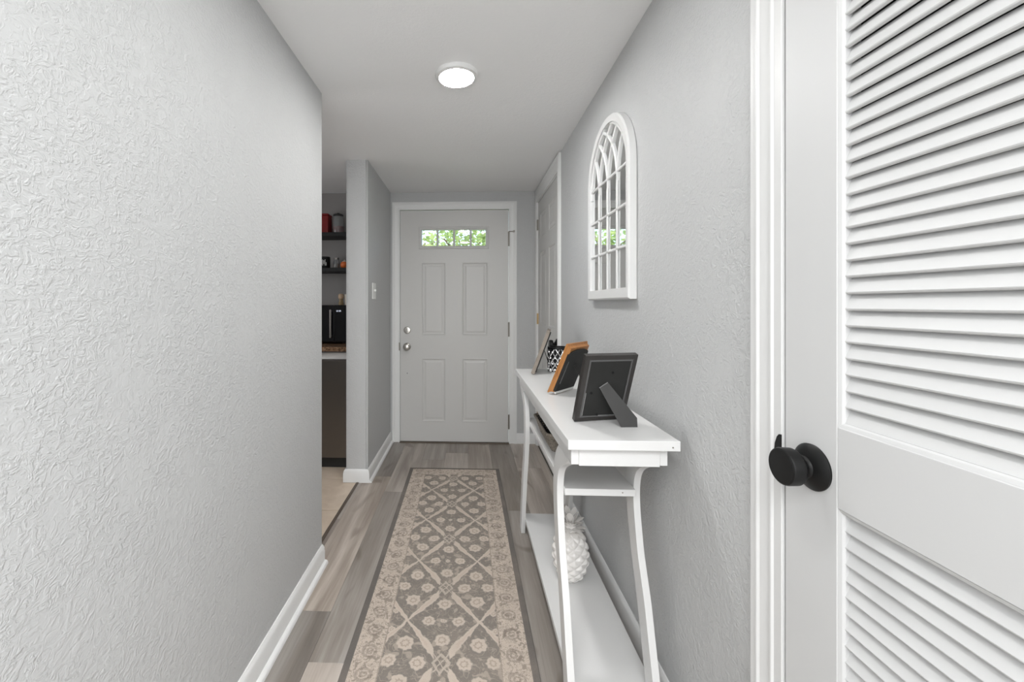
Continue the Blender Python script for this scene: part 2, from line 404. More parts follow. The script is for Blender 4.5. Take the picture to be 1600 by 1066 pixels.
# far wall with the front door opening
DX0, DX1, DZ = -0.592, 0.354, 2.024
struct('wall_far', [(-0.70, DX0 - 0.018, YF, YF + 0.12, 0, H), (DX1 + 0.018, XR, YF, YF + 0.12, 0, H), (DX0 - 0.018, DX1 + 0.018, YF, YF + 0.12, DZ + 0.018, H)], M['wall'])
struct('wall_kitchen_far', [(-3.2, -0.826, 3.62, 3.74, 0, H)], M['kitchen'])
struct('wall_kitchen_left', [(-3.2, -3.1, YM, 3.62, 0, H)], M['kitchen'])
struct('wall_rear_left', [(-3.2, XL, YM - 0.12, YM, 0, H)], M['wall'])
struct('wall_rear_right', [(XR, 3.2, YM - 0.12, YM, 0, H)], M['wall'])
struct('wall_living_rear', [(-3.2, 3.2, -4.7, -4.6, 0, H)], M['wall'])
struct('wall_living_left', [(-3.2, -3.1, -4.6, YM - .12, 0, H)], M['wall'])
struct('wall_living_right', [(3.1, 3.2, -4.6, YM - .12, 0, H)], M['wall'])
struct('wall_closet', [(1.25, 1.30, YM, 3.74, 0, H), (XR + .12, 1.25, 1.0, 1.05, 0, H), (XR + .12, 1.25, 2.60, 2.65, 0, H)], M['dark'])

# vinyl planks, each its own object
PW, PL = 0.179, 1.275
pm = None
def plank_mesh(x0, x1, y0, y1):
    bm = bmesh.new(); g = 0.0004
    box(bm, -(x1 - x0) / 2 + g, (x1 - x0) / 2 - g, -(y1 - y0) / 2 + g, (y1 - y0) / 2 - g, -0.006, 0.0, bev=0.0007)
    me = bpy.data.meshes.new('plank'); bmesh.ops.recalc_face_normals(bm, faces=bm.faces[:]); bm.to_mesh(me); bm.free(); me.materials.append(M['plank']); return me
cache = {}
joints = {0: 1.605, 1: 1.375, 2: 1.93, 3: 2.085, 4: 1.535, 5: 1.16, 6: 1.80, 7: 2.45, -1: 2.30}
tones = {(0, 0): .62, (0, 1): 1.12, (0, 2): .66, (1, 0): 1.28, (1, 1): .84, (1, 2): 1.02, (2, 1): .85, (2, 2): .78, (3, 1): 1.02, (3, 2): .68, (4, 0): 1.0, (4, 1): .70, (4, 2): .86, (5, 1): .74, (5, 2): .64}
for k in range(-1, 8):
    x0 = -0.535 + PW * (k - 1); x1 = x0 + PW
    x0c, x1c = max(x0, -0.742), min(x1, XR)
    if x1c - x0c < 0.01: continue
    j = joints[k]
    while j > YM: j -= PL
    i = 0; y = j
    base = round((joints[k] - y) / PL)
    while y < YF + 0.02:
        ya, yb = max(y, YM), min(y + PL, YF + 0.03)
        if yb - ya > 0.01:
            key = (round(x1c - x0c, 4), round(yb - ya, 4))
            if key not in cache: cache[key] = plank_mesh(x0c, x1c, ya, yb)
            o = link('plank', cache[key], fl); o.location = ((x0c + x1c) / 2, (ya + yb) / 2, 0)
            tn = tones.get((k, i - base + 1), random.uniform(.72, 1.12)); hue = random.uniform(-.02, .02)
            o.color = (tn * (1 + hue), tn, tn * (1 - hue), 1)
        y += PL; i += 1
# kitchen tiles
kf = struct('floor_kitchen', [(-3.1, -0.745, YM, 3.62, -0.06, -0.012)], M['tilesub'])
bm = bmesh.new(); box(bm, -0.22, 0.22, -0.217, 0.217, -0.012, -0.003, bev=0.002); tme = finish('tile', bm, M['tile'], kf); tme.location = (-0.972, 2.18, 0)
TP = 0.444
for ix in range(4):
    for iy in range(6):
        if ix == 0 and iy == 3: continue
        o = link('tile', tme.data, kf); o.location = (-0.972 - ix * TP, 2.18 + (iy - 3) * 0.441, 0); o.rotation_euler = (0, 0, PI * ((ix + iy) % 2))
setp(boxo('trim_1', (-0.752, -0.733, 1.89, 2.80, -0.012, 0.004), M['threshold'], bev=0.004, seg=2), kind='structure')

# baseboards with shoe moulding
BP = [(0, 0), (0.015, 0), (0.015, 0.058), (0.013, 0.064), (0.013, 0.072), (0.009, 0.080), (0.004, 0.087), (0, 0.087)]
SP = [(0.0148, 0.0), (0.031, 0.0), (0.0302, 0.007), (0.0275, 0.012), (0.0225, 0.0155), (0.0148, 0.017)]
def baseboard(name, pts, m=None, shoe=True, zoff=0):
    """pts: list of (x,y, ax,ay): wall line points with outward mitre vector"""
    path = [((x, y, zoff), (ax, ay, 0), (0, 0, 1)) for x, y, ax, ay in pts]
    bm = bmesh.new(); sweep(bm, BP, path); b = setp(finish(name, bm, M['trim'], smooth=35), kind='structure')
    if shoe:
        bm = bmesh.new(); sweep(bm, SP, path); finish('shoe_molding', bm, M['trim'], b, 35)
    return b
baseboard('baseboard_left', [(XL, YM, 1, 0), (XL, 1.905, 1, 0)])
baseboard('baseboard_stub', [(-0.826, 3.0, -1, 0), (-0.826, 2.785, -1, -1), (-0.677, 2.785, 1, -1), (-0.677, YF, 1, 0)], shoe=False)
bm = bmesh.new(); sweep(bm, SP, [((-0.677, 2.772, 0), (1, 0, 0), (0, 0, 1)), ((-0.677, YF, 0), (1, 0, 0), (0, 0, 1))]); finish('shoe_molding', bm, M['trim'], bpy.data.objects['baseboard_stub'], 35)
baseboard('baseboard_right', [(XR, 0.879, -1, 0), (XR, 2.672, -1, 0)], shoe=False)
baseboard('baseboard_far', [(0.418, YF, 0, -1), (XR, YF, 0, -1)], shoe=False)

# ------------------------------------------------------------------ panelled doors, in local coords: u across, w up, depth d towards the viewer
def frame_M(face):
    """maps local (u, d, w) to world: 'far' faces -Y, 'right' faces -X"""
    if face == 'far': return lambda u, d, w_: Vector((u, -d, w_))
    return lambda u, d, w_: Vector((-d, u, w_))
def grid_slab(bm, f, us, ws, holes, d0, d1):
    """slab front/back with rectangular holes; us, ws sorted breakpoints, holes = set of (i,j) cells left out"""
    t = bmesh.new(); V = {}
    def vert(i, j, s):
        k = (i, j, s)
        if k not in V: V[k] = t.verts.new(f(us[i], d1 if s else d0, ws[j]))
        return V[k]
    nu, nw = len(us) - 1, len(ws) - 1
    solid = lambda i, j: 0 <= i < nu and 0 <= j < nw and (i, j) not in holes
    for i in range(nu):
        for j in range(nw):
            if not solid(i, j): continue
            for s in (0, 1): t.faces.new([vert(i, j, s), vert(i + 1, j, s), vert(i + 1, j + 1, s), vert(i, j + 1, s)])
            for di, dj, e in ((-1, 0, ((i, j), (i, j + 1))), (1, 0, ((i + 1, j), (i + 1, j + 1))), (0, -1, ((i, j), (i + 1, j))), (0, 1, ((i, j + 1), (i + 1, j + 1)))):
                if not solid(i + di, j + dj): t.faces.new([vert(*e[0], 0), vert(*e[1], 0), vert(*e[1], 1), vert(*e[0], 1)])
    bmesh.ops.recalc_face_normals(t, faces=t.faces[:])
    join(bm, t)
def raised_panel(f, u0, u1, w0, w1, d, name, m, parent, steps):
    """stepped rectangular field: steps = [(inset, depth)]"""
    bm = bmesh.new(); prev = None
    for ins, dd in [(0, d - 0.02)] + steps:
        ring = [bm.verts.new(f(u, d + dd if ins or dd > -0.019 else d - 0.02, w_)) for u, w_ in ((u0 + ins, w0 + ins), (u1 - ins, w0 + ins), (u1 - ins, w1 - ins), (u0 + ins, w1 - ins))]
        if prev:
            for k in range(4): bm.faces.new((prev[k], prev[(k + 1) % 4], ring[(k + 1) % 4], ring[k]))
        prev = ring
    bm.faces.new(prev)
    bmesh.ops.recalc_face_normals(bm, faces=bm.faces[:])
    return finish(name, bm, m, parent)
STEPS = [(0.0, 0.0), (0.007, 0.0015), (0.015, -0.0045), (0.024, -0.0050), (0.040, -0.0012)]
# casing profile (a across from the opening outwards, b proud of the wall)
CP = [(0, 0), (0, 0.010), (0.004, 0.0125), (0.009, 0.0125), (0.012, 0.010), (0.024, 0.012), (0.036, 0.015), (0.040, 0.018), (0.045, 0.0185), (0.050, 0.016), (0.057, 0.016), (0.0575, 0)]
def casing(name, f, u0, u1, top, wall_d, scale=1.0, ttop=None, fl_z=0.0, parent=None):
    k = scale
    def path(pts): return [(f(u, wall_d, w_), f(au, 0, aw) - f(0, 0, 0), f(0, 1, 0) - f(0, 0, 0)) for u, w_, au, aw in pts]
    bm = bmesh.new()
    pr = [(a * k, b) for a, b in CP]
    sweep(bm, pr, path([(u0, fl_z, -1, 0), (u0, top, -1, 1 if ttop is None else ttop), (u1, top, 1, 1 if ttop is None else ttop), (u1, fl_z, 1, 0)]))
    return setp(finish(name, bm, M['trim'], parent, smooth=25), kind='structure')
def knob_black(parent, pos, n):
    """round flat black knob on a coned rose; n = outward direction; several child meshes of the door"""
    rot = Vector((0, 0, 1)).rotation_difference(Vector(n)).to_matrix().to_4x4(); mx = Matrix.Translation(pos) @ rot
    bm = bmesh.new(); lathe(bm, [(0.001, 0), (0.0385, 0), (0.0390, 0.003), (0.036, 0.006), (0.028, 0.0105), (0.019, 0.0145), (0.0175, 0.0175), (0.0155, 0.019), (0.001, 0.019)], 48, mx); k = finish('door_knob', bm, M['black'], parent, 30)
    bm = bmesh.new(); lathe(bm, [(0.001, 0.015), (0.0125, 0.015), (0.0125, 0.027), (0.015, 0.030), (0.001, 0.030)], 32, mx); finish('knob_shank', bm, M['black'], k, 30)
    bm = bmesh.new(); lathe(bm, [(0.001, 0.027), (0.020, 0.027), (0.0285, 0.0295), (0.0310, 0.0335), (0.0313, 0.049), (0.0303, 0.052), (0.028, 0.0535), (0.001, 0.0538)], 48, mx); finish('knob_grip', bm, M['black'], k, 30)
    return k

# --- front door
fF = frame_M('far')
FD = -3.603            # d coordinate of the slab face (y = 3.603)
d1 = empty('door_1', (0, 0, 0), kind='structure')
u = [-0.5885, -0.424, -0.4016, -0.189, -0.051, 0.174, 0.181, 0.3495]
ws = [0.012, 0.181, 0.735, 0.931, 1.566, 1.683, 1.873, 2.018]
holes = {(2, 1), (4, 1), (2, 3), (4, 3)} | {(i, 5) for i in range(1, 6)}
bm = bmesh.new(); grid_slab(bm, fF, u, ws, holes, FD - 0.044, FD); finish('door_slab', bm, M['door'], d1)
for (i, j) in ((2, 1), (4, 1), (2, 3), (4, 3)):
    raised_panel(fF, u[i], u[i + 1], ws[j], ws[j + 1], FD, 'door_panel', M['door'], d1, STEPS)
# lite frame with its muntins and four panes
bm = bmesh.new()
LF = [(0, -0.03), (0, 0.004), (0.004, 0.009), (0.012, 0.009), (0.018, 0.004), (0.026, 0.001), (0.026, -0.03)]
lc = [(-0.424, 1.683), (0.181, 1.683), (0.181, 1.873), (-0.424, 1.873)]; dirs = [(1, 1), (-1, 1), (-1, -1), (1, -1)]
sweep(bm, LF, [(fF(uu, FD, ww), fF(a, 0, b), fF(0, 1, 0)) for (uu, ww), (a, b) in zip(lc, dirs)], closed=True)
lf = finish('lite_frame', bm, M['door'], d1, 30)
for uu in (-0.262, -0.119, 0.025):
    bm = bmesh.new(); prism(bm, [(uu - 0.009, -FD - 0.001), (uu - 0.004, -FD - 0.006), (uu + 0.004, -FD - 0.006), (uu + 0.009, -FD - 0.001), (uu + 0.009, -FD + 0.02), (uu - 0.009, -FD + 0.02)], 1.70, 1.856, 'z')
    finish('muntin', bm, M['door'], lf)
for a, b in ((-0.402, -0.270), (-0.254, -0.127), (-0.111, 0.017), (0.033, 0.159)):
    boxo('pane', (a, b, -FD + 0.010, -FD + 0.014, 1.705, 1.851), M['pane'], lf)
rotF = Matrix.Rotation(PI / 2, 4, 'X')
def fmx(x, z): return Matrix.Translation((x, -FD, z)) @ rotF
bm = bmesh.new(); lathe(bm, [(0.001, 0), (0.033, 0), (0.033, 0.004), (0.028, 0.009), (0.014, 0.012), (0.012, 0.030), (0.020, 0.036), (0.0275, 0.046), (0.0285, 0.056), (0.024, 0.066), (0.014, 0.070), (0.001, 0.071)], 32, fmx(-0.527, 0.834)); finish('door_knob', bm, M['nickel'], d1, 40)
bm = bmesh.new(); lathe(bm, [(0.001, 0), (0.031, 0), (0.031, 0.008), (0.027, 0.015), (0.015, 0.017), (0.001, 0.017)], 32, fmx(-0.527, 0.977)); box(bm, -0.532, -0.522, -FD - 0.032, -FD - 0.016, 0.960, 0.994, bev=0.002); finish('deadbolt', bm, M['nickel'], d1, 40)
bm = bmesh.new(); lathe(bm, [(0.001, 0), (0.004, 0), (0.004, 0.0015), (0.001, 0.0015)], 12, fmx(-0.527, 0.602)); finish('screw_hole', bm, M['matte'], d1)
for zc in (1.765, 0.986, 0.19):
    bm = bmesh.new(); lathe(bm, [(0.001, -0.062), (0.007, -0.062), (0.007, 0.062), (0.001, 0.062)], 12, Matrix.Translation((0.3525, -FD - 0.004, zc))); box(bm, 0.347, 0.358, -FD - 0.0015, -FD + 0.002, zc - 0.055, zc + 0.055)
    finish('hinge', bm, M['hinge'], d1, 40)
bm = bmesh.new(); tube(bm, [(0.3525, -FD - 0.006, 1.829), (0.395, -FD - 0.012, 1.829)], 0.004, 8); lathe(bm, [(0.001, 0), (0.009, 0), (0.009, 0.01), (0.001, 0.01)], 12, Matrix.Translation((0.395, -FD - 0.008, 1.829)) @ rotF); finish('door_stop', bm, M['hinge'], d1, 40)
boxo('strike_plate', (-0.600, -0.592, -FD - 0.006, -FD + 0.002, 0.80, 0.868), M['hinge'], d1)
bm = bmesh.new(); tn = 0.018
for b in ((DX0 - tn, DX0, 3.606, YF + 0.10, 0.0, DZ + tn), (DX1, DX1 + tn, 3.606, YF + 0.10, 0.0, DZ + tn), (DX0, DX1, 3.606, YF + 0.10, DZ, DZ + tn)): box(bm, *b)
finish('door_jamb', bm, M['trim'], d1)
boxo('door_sill', (DX0, DX1, 3.585, YF + 0.10, -0.004, 0.009), M['threshold'], d1, bev=0.003)
casing('trim_2', fF, DX0 - 0.006, DX1 + 0.006, DZ + 0.006, -YF, 1.08)

# --- far closet door, six panels, in the right wall
fR = frame_M('right')
d2 = empty('door_2', (0, 0, 0), kind='structure')
RD = -(XR + 0.003)
us = [2.752, 2.862, 3.102, 3.212, 3.452, 3.556]
ws = [0.012, 0.20, 0.85, 1.03, 1.63, 1.74, 1.945, 2.06]
holes = {(i, j) for i in (1, 3) for j in (1, 3, 5)}
bm = bmesh.new(); grid_slab(bm, fR, us, ws, holes, RD - 0.035, RD); finish('door_slab', bm, M['door'], d2)
for i, j in sorted(holes): raised_panel(fR, us[i], us[i + 1], ws[j], ws[j + 1], RD, 'door_panel', M['door'], d2, STEPS)
for zc in (1.875, 1.08, 0.25):
    bm = bmesh.new(); lathe(bm, [(0.001, -0.045), (0.006, -0.045), (0.006, 0.045), (0.001, 0.045)], 12, Matrix.Translation((XR - 0.003, 3.562, zc))); box(bm, XR - 0.001, XR + 0.003, 3.545, 3.575, zc - 0.045, zc + 0.045)
    finish('hinge', bm, M['brass'] if zc < 1.5 else M['hinge'], d2, 40)
knob_black(d2, (XR + 0.003, 2.812, 0.932), (-1, 0, 0))
bm = bmesh.new()
for b in ((XR + .0, XR + .12, 2.735, 2.749, 0, FZ), (XR + .0, XR + .12, 3.559, 3.572, 0, FZ), (XR + .0, XR + .12, 2.749, 3.559, FZ - .012, FZ)): box(bm, *b)
finish('door_jamb', bm, M['trim'], d2)
bm = bmesh.new()
sweep(bm, CP, [((XR, 2.741, 0), (0, -1, 0), (-1, 0, 0)), ((XR, 2.741, FZ - .006), (0, -1, 1.8), (-1, 0, 0)), ((XR, 3.567, FZ - .006), (0, 0.8, 1.8), (-1, 0, 0)), ((XR, 3.567, 0), (0, 0.8, 0), (-1, 0, 0))])
setp(finish('trim_3', bm, M['trim'], smooth=25), kind='structure')

# --- louvred closet door beside the camera
d3 = empty('door_3', (0, 0, 0), kind='structure')
LX = 0.590                       # face of the door
y0, y1 = 0.190, 0.8005; SW = 0.1095
for a, b in ((y0, y0 + SW), (y1 - SW, y1)):
    boxo('stile', (LX, LX + 0.035, a, b, 0.012, 2.032), M['louver'], d3, bev=0.0015)
for a, b in ((0.012, 0.22), (0.8735, 1.0045), (1.918, 2.032)):
    boxo('rail', (LX, LX + 0.035, y0 + SW, y1 - SW, a, b), M['louver'], d3, bev=0.0015)
# beads round the two louvre openings
for a, b in ((0.22, 0.8735), (1.0045, 1.918)):
    yb0, yb1 = y0 + SW, y1 - SW
    pr = [(0, 0.001), (0.0, 0.030), (0.0075, 0.030), (0.0075, 0.0065), (0.005, 0.003)]
    bm = bmesh.new()
    cs = [(yb0, a), (yb1, a), (yb1, b), (yb0, b)]
    sweep(bm, pr, [(Vector((LX, yy, zz)), Vector((0, sy, sz)), Vector((1, 0, 0))) for (yy, zz), (sy, sz) in zip(cs, dirs)], closed=True)
    finish('bead', bm, M['louver'], d3)
bm = bmesh.new(); tilt = R(25); wd, th_ = 0.0288, 0.0070
box(bm, -th_ / 2, th_ / 2, -(y1 - y0 - 2 * SW) / 2 + 0.002, (y1 - y0 - 2 * SW) / 2 - 0.002, -wd / 2, wd / 2, bev=0.0014, seg=1)
bmesh.ops.rotate(bm, cent=(0, 0, 0), matrix=Matrix.Rotation(tilt, 3, 'Y'), verts=bm.verts[:])
sl = finish('slat', bm, M['louver'], d3)
P_ = 0.0259
zs = [1.2144 + P_ * k + 0.0155 for k in range(-8, 27)] + [0.8735 - 0.0215 - P_ * k for k in range(0, 25)]
for i, z in enumerate(zs):
    if z < 0.23 or z > 1.905: continue
    o = sl if i == 0 else link('slat', sl.data, d3)
    o.location = (LX + 0.0145, (y0 + y1) / 2, z); o.rotation_euler = (0, random.uniform(-.03, .03), 0)
knob_black(d3, (LX, 0.7385, 0.922), (-1, 0, 0))
# jamb, stop and strike plate, casing
bm = bmesh.new()
for b in ((0.586, XR + .12, 0.8040, 0.830, 0, 2.05), (0.586, XR + .12, 0.16, 0.187, 0, 2.05), (0.586, XR + .12, 0.187, 0.8040, 2.036, 2.05)): box(bm, *b, bev=0.001)
finish('door_jamb', bm, M['casing'], d3)
bm = bmesh.new(); pts = [(0.8035, 0.957), (0.8035, 0.890), (0.8215, 0.890), (0.8215, 0.915), (0.819, 0.937), (0.814, 0.950), (0.8090, 0.956)]
prism(bm, pts, 0.5845, 0.5862, 'x'); finish('strike_plate', bm, M['black'], d3)
bm = bmesh.new()
CP3 = [(0, 0), (0, 0.008), (0.003, 0.0115), (0.0065, 0.012), (0.010, 0.009), (0.018, 0.0105), (0.030, 0.014), (0.034, 0.0178), (0.038, 0.018), (0.042, 0.015), (0.048, 0.0165), (0.053, 0.0165), (0.055, 0.0)]
sweep(bm, CP3, [((XR, 0.8235, 0), (0, 1, 0), (-1, 0, 0)), ((XR, 0.8235, 2.045), (0, 1, 1), (-1, 0, 0)), ((XR, 0.163, 2.045), (0, -1, 1), (-1, 0, 0)), ((XR, 0.163, 0), (0, -1, 0), (-1, 0, 0))])
setp(finish('trim_4', bm, M['casing'], smooth=25), kind='structure')

# ------------------------------------------------------------------ things in the hall
# runner rug
yc = 3.03 - RUG_L / 2; RUG_PHASE = 2.115 - yc
M['rug'] = rugmat()
bm = bmesh.new(); box(bm, -RUG_W / 2, RUG_W / 2, -RUG_L / 2, RUG_L / 2, 0.0, 0.008, bev=0.003, seg=2)
rug = finish('runner_rug', bm, M['rug']); rug.location = (-0.0925, yc, 0.0003); rug.rotation_euler = (0, 0, R(0.25))
setp(rug, 'long grey and beige runner rug with a floral diamond lattice on the plank floor', 'rug')

# ceiling light
cl = empty('ceiling_light', (-0.048, 1.767, H), label='round flush white ceiling light glowing above the runner', cat='lamp')
bm = bmesh.new(); lathe(bm, [(0.001, 0), (0.090, 0), (0.090, -0.010), (0.087, -0.016), (0.080, -0.019), (0.0745, -0.0198), (0.0745, -0.012), (0.001, -0.012)], 48); finish('light_rim', bm, M['trim'], cl, 30)
bm = bmesh.new(); lathe(bm, [(0.0740, -0.0165), (0.0735, -0.0190), (0.066, -0.0200), (0.045, -0.0208), (0.02, -0.0212), (0.001, -0.0213)], 48); finish('diffuser', bm, M['lamp'], cl, 60)

# light switch on the stub wall
sw = empty('light_switch', (-0.677, 2.965, 1.297), label='white wall switch plate on the narrow wall beside the front door', cat='switch')
boxo('switch_plate', (0.0, 0.0065, -0.05, 0.05, -0.058, 0.058), M['plastic'], sw, bev=0.003, seg=2)
boxo('toggle', (0.0055, 0.019, -0.005, 0.005, -0.003, 0.011), M['plastic'], sw, bev=0.0015)

# arched mirror
mi = empty('arched_mirror', (XR, 1.738, 1.22), label='white arched window mirror with gothic tracery hung above the console table', cat='mirror')
HW, SPR, TOPR = 0.249, 0.497, 0.249          # half width, spring height, arch radius
def arch(hw, z0, zs_, n=28, top=None):
    pts = [(hw, z0), (hw, zs_)]
    for k in range(1, n): a = PI * k / n; pts.append((hw * math.cos(a), zs_ + hw * math.sin(a)))
    return pts + [(-hw, zs_), (-hw, z0)]
outer = arch(HW, 0.0, SPR); inner = arch(HW - 0.030, 0.042, SPR)
bm = bmesh.new()
def ringsurf(bm, A, B, xa, xb, m=1):
    a = [bm.verts.new((xa, y, z)) for y, z in A]; b = [bm.verts.new((xb, y, z)) for y, z in B]; n = len(A)
    for i in range(n): bm.faces.new((a[i], a[(i + 1) % n], b[(i + 1) % n], b[i]))
mid = arch(HW - 0.006, 0.006, SPR)
ringsurf(bm, outer, outer, -0.001, -0.024); ringsurf(bm, outer, mid, -0.024, -0.030); ringsurf(bm, mid, inner, -0.030, -0.028); ringsurf(bm, inner, inner, -0.028, -0.004)
bmesh.ops.remove_doubles(bm, verts=bm.verts[:], dist=1e-5)
finish('mirror_frame', bm, M['mirrorframe'], mi, 35)
bm = bmesh.new(); prism(bm, arch(HW - 0.004, 0.01, SPR), -0.0165, -0.003, 'x'); finish('mirror_glass', bm, M['mirror'], mi)
cw = 2 * (HW - 0.030) / 4
for k in (-1, 0, 1):
    boxo('mullion', (-0.0235, -0.016, k * cw - 0.007, k * cw + 0.007, 0.036, SPR - 0.03), M['mirrorframe'], mi, bev=0.003)
for z in (0.043 + 0.152, 0.043 + 0.304, 0.043 + 0.452):
    boxo('glazing_bar', (-0.0235, -0.016, -HW + 0.025, HW - 0.025, z - 0.006, z + 0.006), M['mirrorframe'], mi, bev=0.003)
RI = HW - 0.030
def tr_path(yc_, r, sgn, n=14):
    pts = []
    for k in range(n + 1):
        a = (PI / 2) * k / n * 1.2
        y = yc_ + sgn * r * math.cos(a); z = SPR - 0.03 + 0 + r * math.sin(a)
        pts.append((y, z))
    return pts
def inside_arch(y, z): return z <= SPR or math.hypot(y, z - SPR) < RI + 0.004
bars = []
for k in (-2, -1, 0, 1, 2):
    for sgn in (1, -1):
        y0_ = k * cw
        if k == 2 and sgn == -1 or k == -2 and sgn == 1 or True:
            # arc leaving the bar at y0_ and bending towards -sgn, same radius as the outer arch
            r = 2 * RI * 0.62
            cx = y0_ - sgn * r
            pts = []
            for q in range(0, 24):
                a = R(3.6) * q; y = cx + sgn * r * math.cos(a); z = SPR - 0.04 + r * math.sin(a)
                if not inside_arch(y, z): break
                pts.append((-0.0165, y, z))
            if len(pts) > 3: bars.append(pts)
for pts in bars:
    bm = bmesh.new()
    path = []
    for i, p in enumerate(pts):
        a = Vector(pts[max(i - 1, 0)]); b = Vector(pts[min(i + 1, len(pts) - 1)]); d = (b - a).normalized(); s = Vector((1, 0, 0)).cross(d)
        path.append((p, s, (1, 0, 0)))
    sweep(bm, [(-0.006, 0.0005), (-0.006, -0.005), (-0.003, -0.0072), (0.003, -0.0072), (0.006, -0.005), (0.006, 0.0005)], path)
    finish('tracery_bar', bm, M['mirrorframe'], mi, 30)

# console table
TZ = 0.84; TX0, TX1, TY0, TY1 = 0.266, 0.558, 1.116, 2.345
LX0, LX1 = 0.2797, 0.5355; LT = 0.0205; YC = 1.704
ct = empty('console_table', (0.412, 1.70, 0), label='long narrow white console table with curved sabre legs against the right wall', cat='table')
ct_off = Vector((0.412, 1.70, 0))
def T(bm): bmesh.ops.translate(bm, vec=-ct_off, verts=bm.verts[:]); return bm
bm = bmesh.new(); box(bm, TX0, TX1, TY0, TY1, TZ - 0.0262, TZ, bev=0.0012); finish('tabletop', T(bm), M['lamin'], ct)
bm = bmesh.new()
AZ = TZ - 0.0262
for b in ((LX0, LX0 + LT, 1.140, 2.268, 0.7665, AZ), (LX1 - LT, LX1, 1.140, 2.268, 0.7665, AZ), (LX0 + LT, LX1 - LT, 1.1385, 1.158, 0.7635, AZ), (LX0 + LT, LX1 - LT, 2.25, 2.27, 0.7635, AZ)): box(bm, *b, bev=0.001)
finish('apron', T(bm), M['lamin'], ct)
near = [(1.150, 0.0), (1.164, 0.07), (1.181, 0.141), (1.199, 0.20), (1.217, 0.26), (1.238, 0.328), (1.264, 0.39), (1.287, 0.448), (1.303, 0.51), (1.314, 0.56), (1.3185, 0.61), (1.313, 0.655), (1.298, 0.685), (1.274, 0.706), (1.240, 0.725), (1.200, 0.745), (1.165, 0.767)]
far = [(1.212, 0.0), (1.226, 0.07), (1.243, 0.141), (1.260, 0.20), (1.278, 0.26), (1.299, 0.328), (1.324, 0.39), (1.345, 0.448), (1.363, 0.51), (1.374, 0.56), (1.3785, 0.61), (1.374, 0.655), (1.366, 0.685), (1.352, 0.712), (1.330, 0.742), (1.300, 0.7666)]
def spline(p, sub=3):
    o = []
    for i in range(len(p) - 1):
        p0, p1, p2, p3 = p[max(i - 1, 0)], p[i], p[i + 1], p[min(i + 2, len(p) - 1)]
        for k in range(sub):
            t = k / sub; t2, t3 = t * t, t ** 3
            o.append(tuple(0.5 * (2 * b + (-a + c) * t + (2 * a - 5 * b + 4 * c - d) * t2 + (-a + 3 * b - 3 * c + d) * t3) for a, b, c, d in zip(p0, p1, p2, p3)))
    return o + [p[-1]]
lp = spline(near) + spline(far)[::-1]
for x0 in (LX0, LX1 - LT):
    for fl_ in (1, -1):
        pts = [(y if fl_ == 1 else 2 * YC - y, z) for y, z in lp]
        bm = bmesh.new(); prism(bm, pts, x0, x0 + LT, 'x', bev=0.0008); finish('leg', T(bm), M['lamin'], ct, 30)
bm = bmesh.new(); box(bm, LX0 + LT, LX1 - LT, 1.300, 2 * YC - 1.300, 0.610, 0.631, bev=0.001); finish('upper_shelf', T(bm), M['lamin'], ct)
bm = bmesh.new(); box(bm, LX0 + LT, LX1 + 0.005, 1.190, 2 * YC - 1.175, 0.066, 0.087, bev=0.001); finish('lower_shelf', T(bm), M['lamin'], ct)
for x, y, z in ((TX1 - 0.020, TY0, TZ - 0.016), (LX1 - LT - 0.04, 1.300, 0.6215)):
    bm = bmesh.new(); lathe(bm, [(0.001, 0), (0.0022, 0), (0.0022, 0.0006), (0.001, 0.0006)], 12, Matrix.Translation((x, y, z)) @ rotF); finish('screw', T(bm), M['hinge'], ct)

# --- pictures frames on the console; local: u along the width, v towards the back, z up
def frame_root(name, P1, P2, label, cat='picture frame'):
    P1, P2 = Vector((*P1, 0)), Vector((*P2, 0)); d = (P2 - P1)
    return empty(name, ((P1.x + P2.x) / 2, (P1.y + P2.y) / 2, TZ), math.atan2(d.y, d.x), label=label, cat=cat), d.length
def lean(a): return Matrix.Rotation(a, 4, 'X')      # +a tips the top towards -v (the back, which is local -y)
# black frame seen from behind
bf, bw = frame_root('photo_frame', (0.326, 1.281), (0.488, 1.316), 'black photo frame seen from behind on its easel leg, nearest to the table end')
w2, hh = bw / 2, 0.222
LB = Matrix.Translation((0, 0, 0.0005)) @ Matrix.Rotation(R(19.5), 4, 'X')
fr = [(0, 0), (0.017, 0), (0.017, 0.006), (0.013, 0.0105), (0.0, 0.0105)]
def rectsweep(prof, w2, h, vz, mx, name, m, parent, z0=0.0):
    bm = bmesh.new(); cs = [(-w2, z0), (w2, z0), (w2, h), (-w2, h)]
    sweep(bm, prof, [((x, vz, z), (a, 0, b), (0, -1, 0)) for (x, z), (a, b) in zip(cs, dirs)], mx=mx, closed=True)
    return finish(name, bm, m, parent)
fo = rectsweep([(0, -0.011), (0.020, -0.011), (0.020, 0.006), (0.013, 0.006), (0.011, 0.0045), (0.0, 0.0045)], w2, hh, 0.0105, LB, 'frame_border', M['frameblk'], bf)
rectsweep([(0.0135, 0.005), (0.0155, 0.0078), (0.0175, 0.0078), (0.0195, 0.005)], w2, hh, 0.0105, LB, 'ridge', M['bead'], fo)
boxo('glass_edge', (-w2 + 0.0195, -w2 + 0.0208, 0.0035, 0.0048, 0.021, 0.10), M['silver'], fo, mx=LB)
boxo('glass_edge', (-0.01, w2 - 0.021, 0.0035, 0.0048, 0.0195, 0.0206), M['silver'], fo, mx=LB)
boxo('backing', (-w2 + 0.018, w2 - 0.018, 0.0050, 0.0150, 0.018, hh - 0.018), M['fiber'], bf, mx=LB)
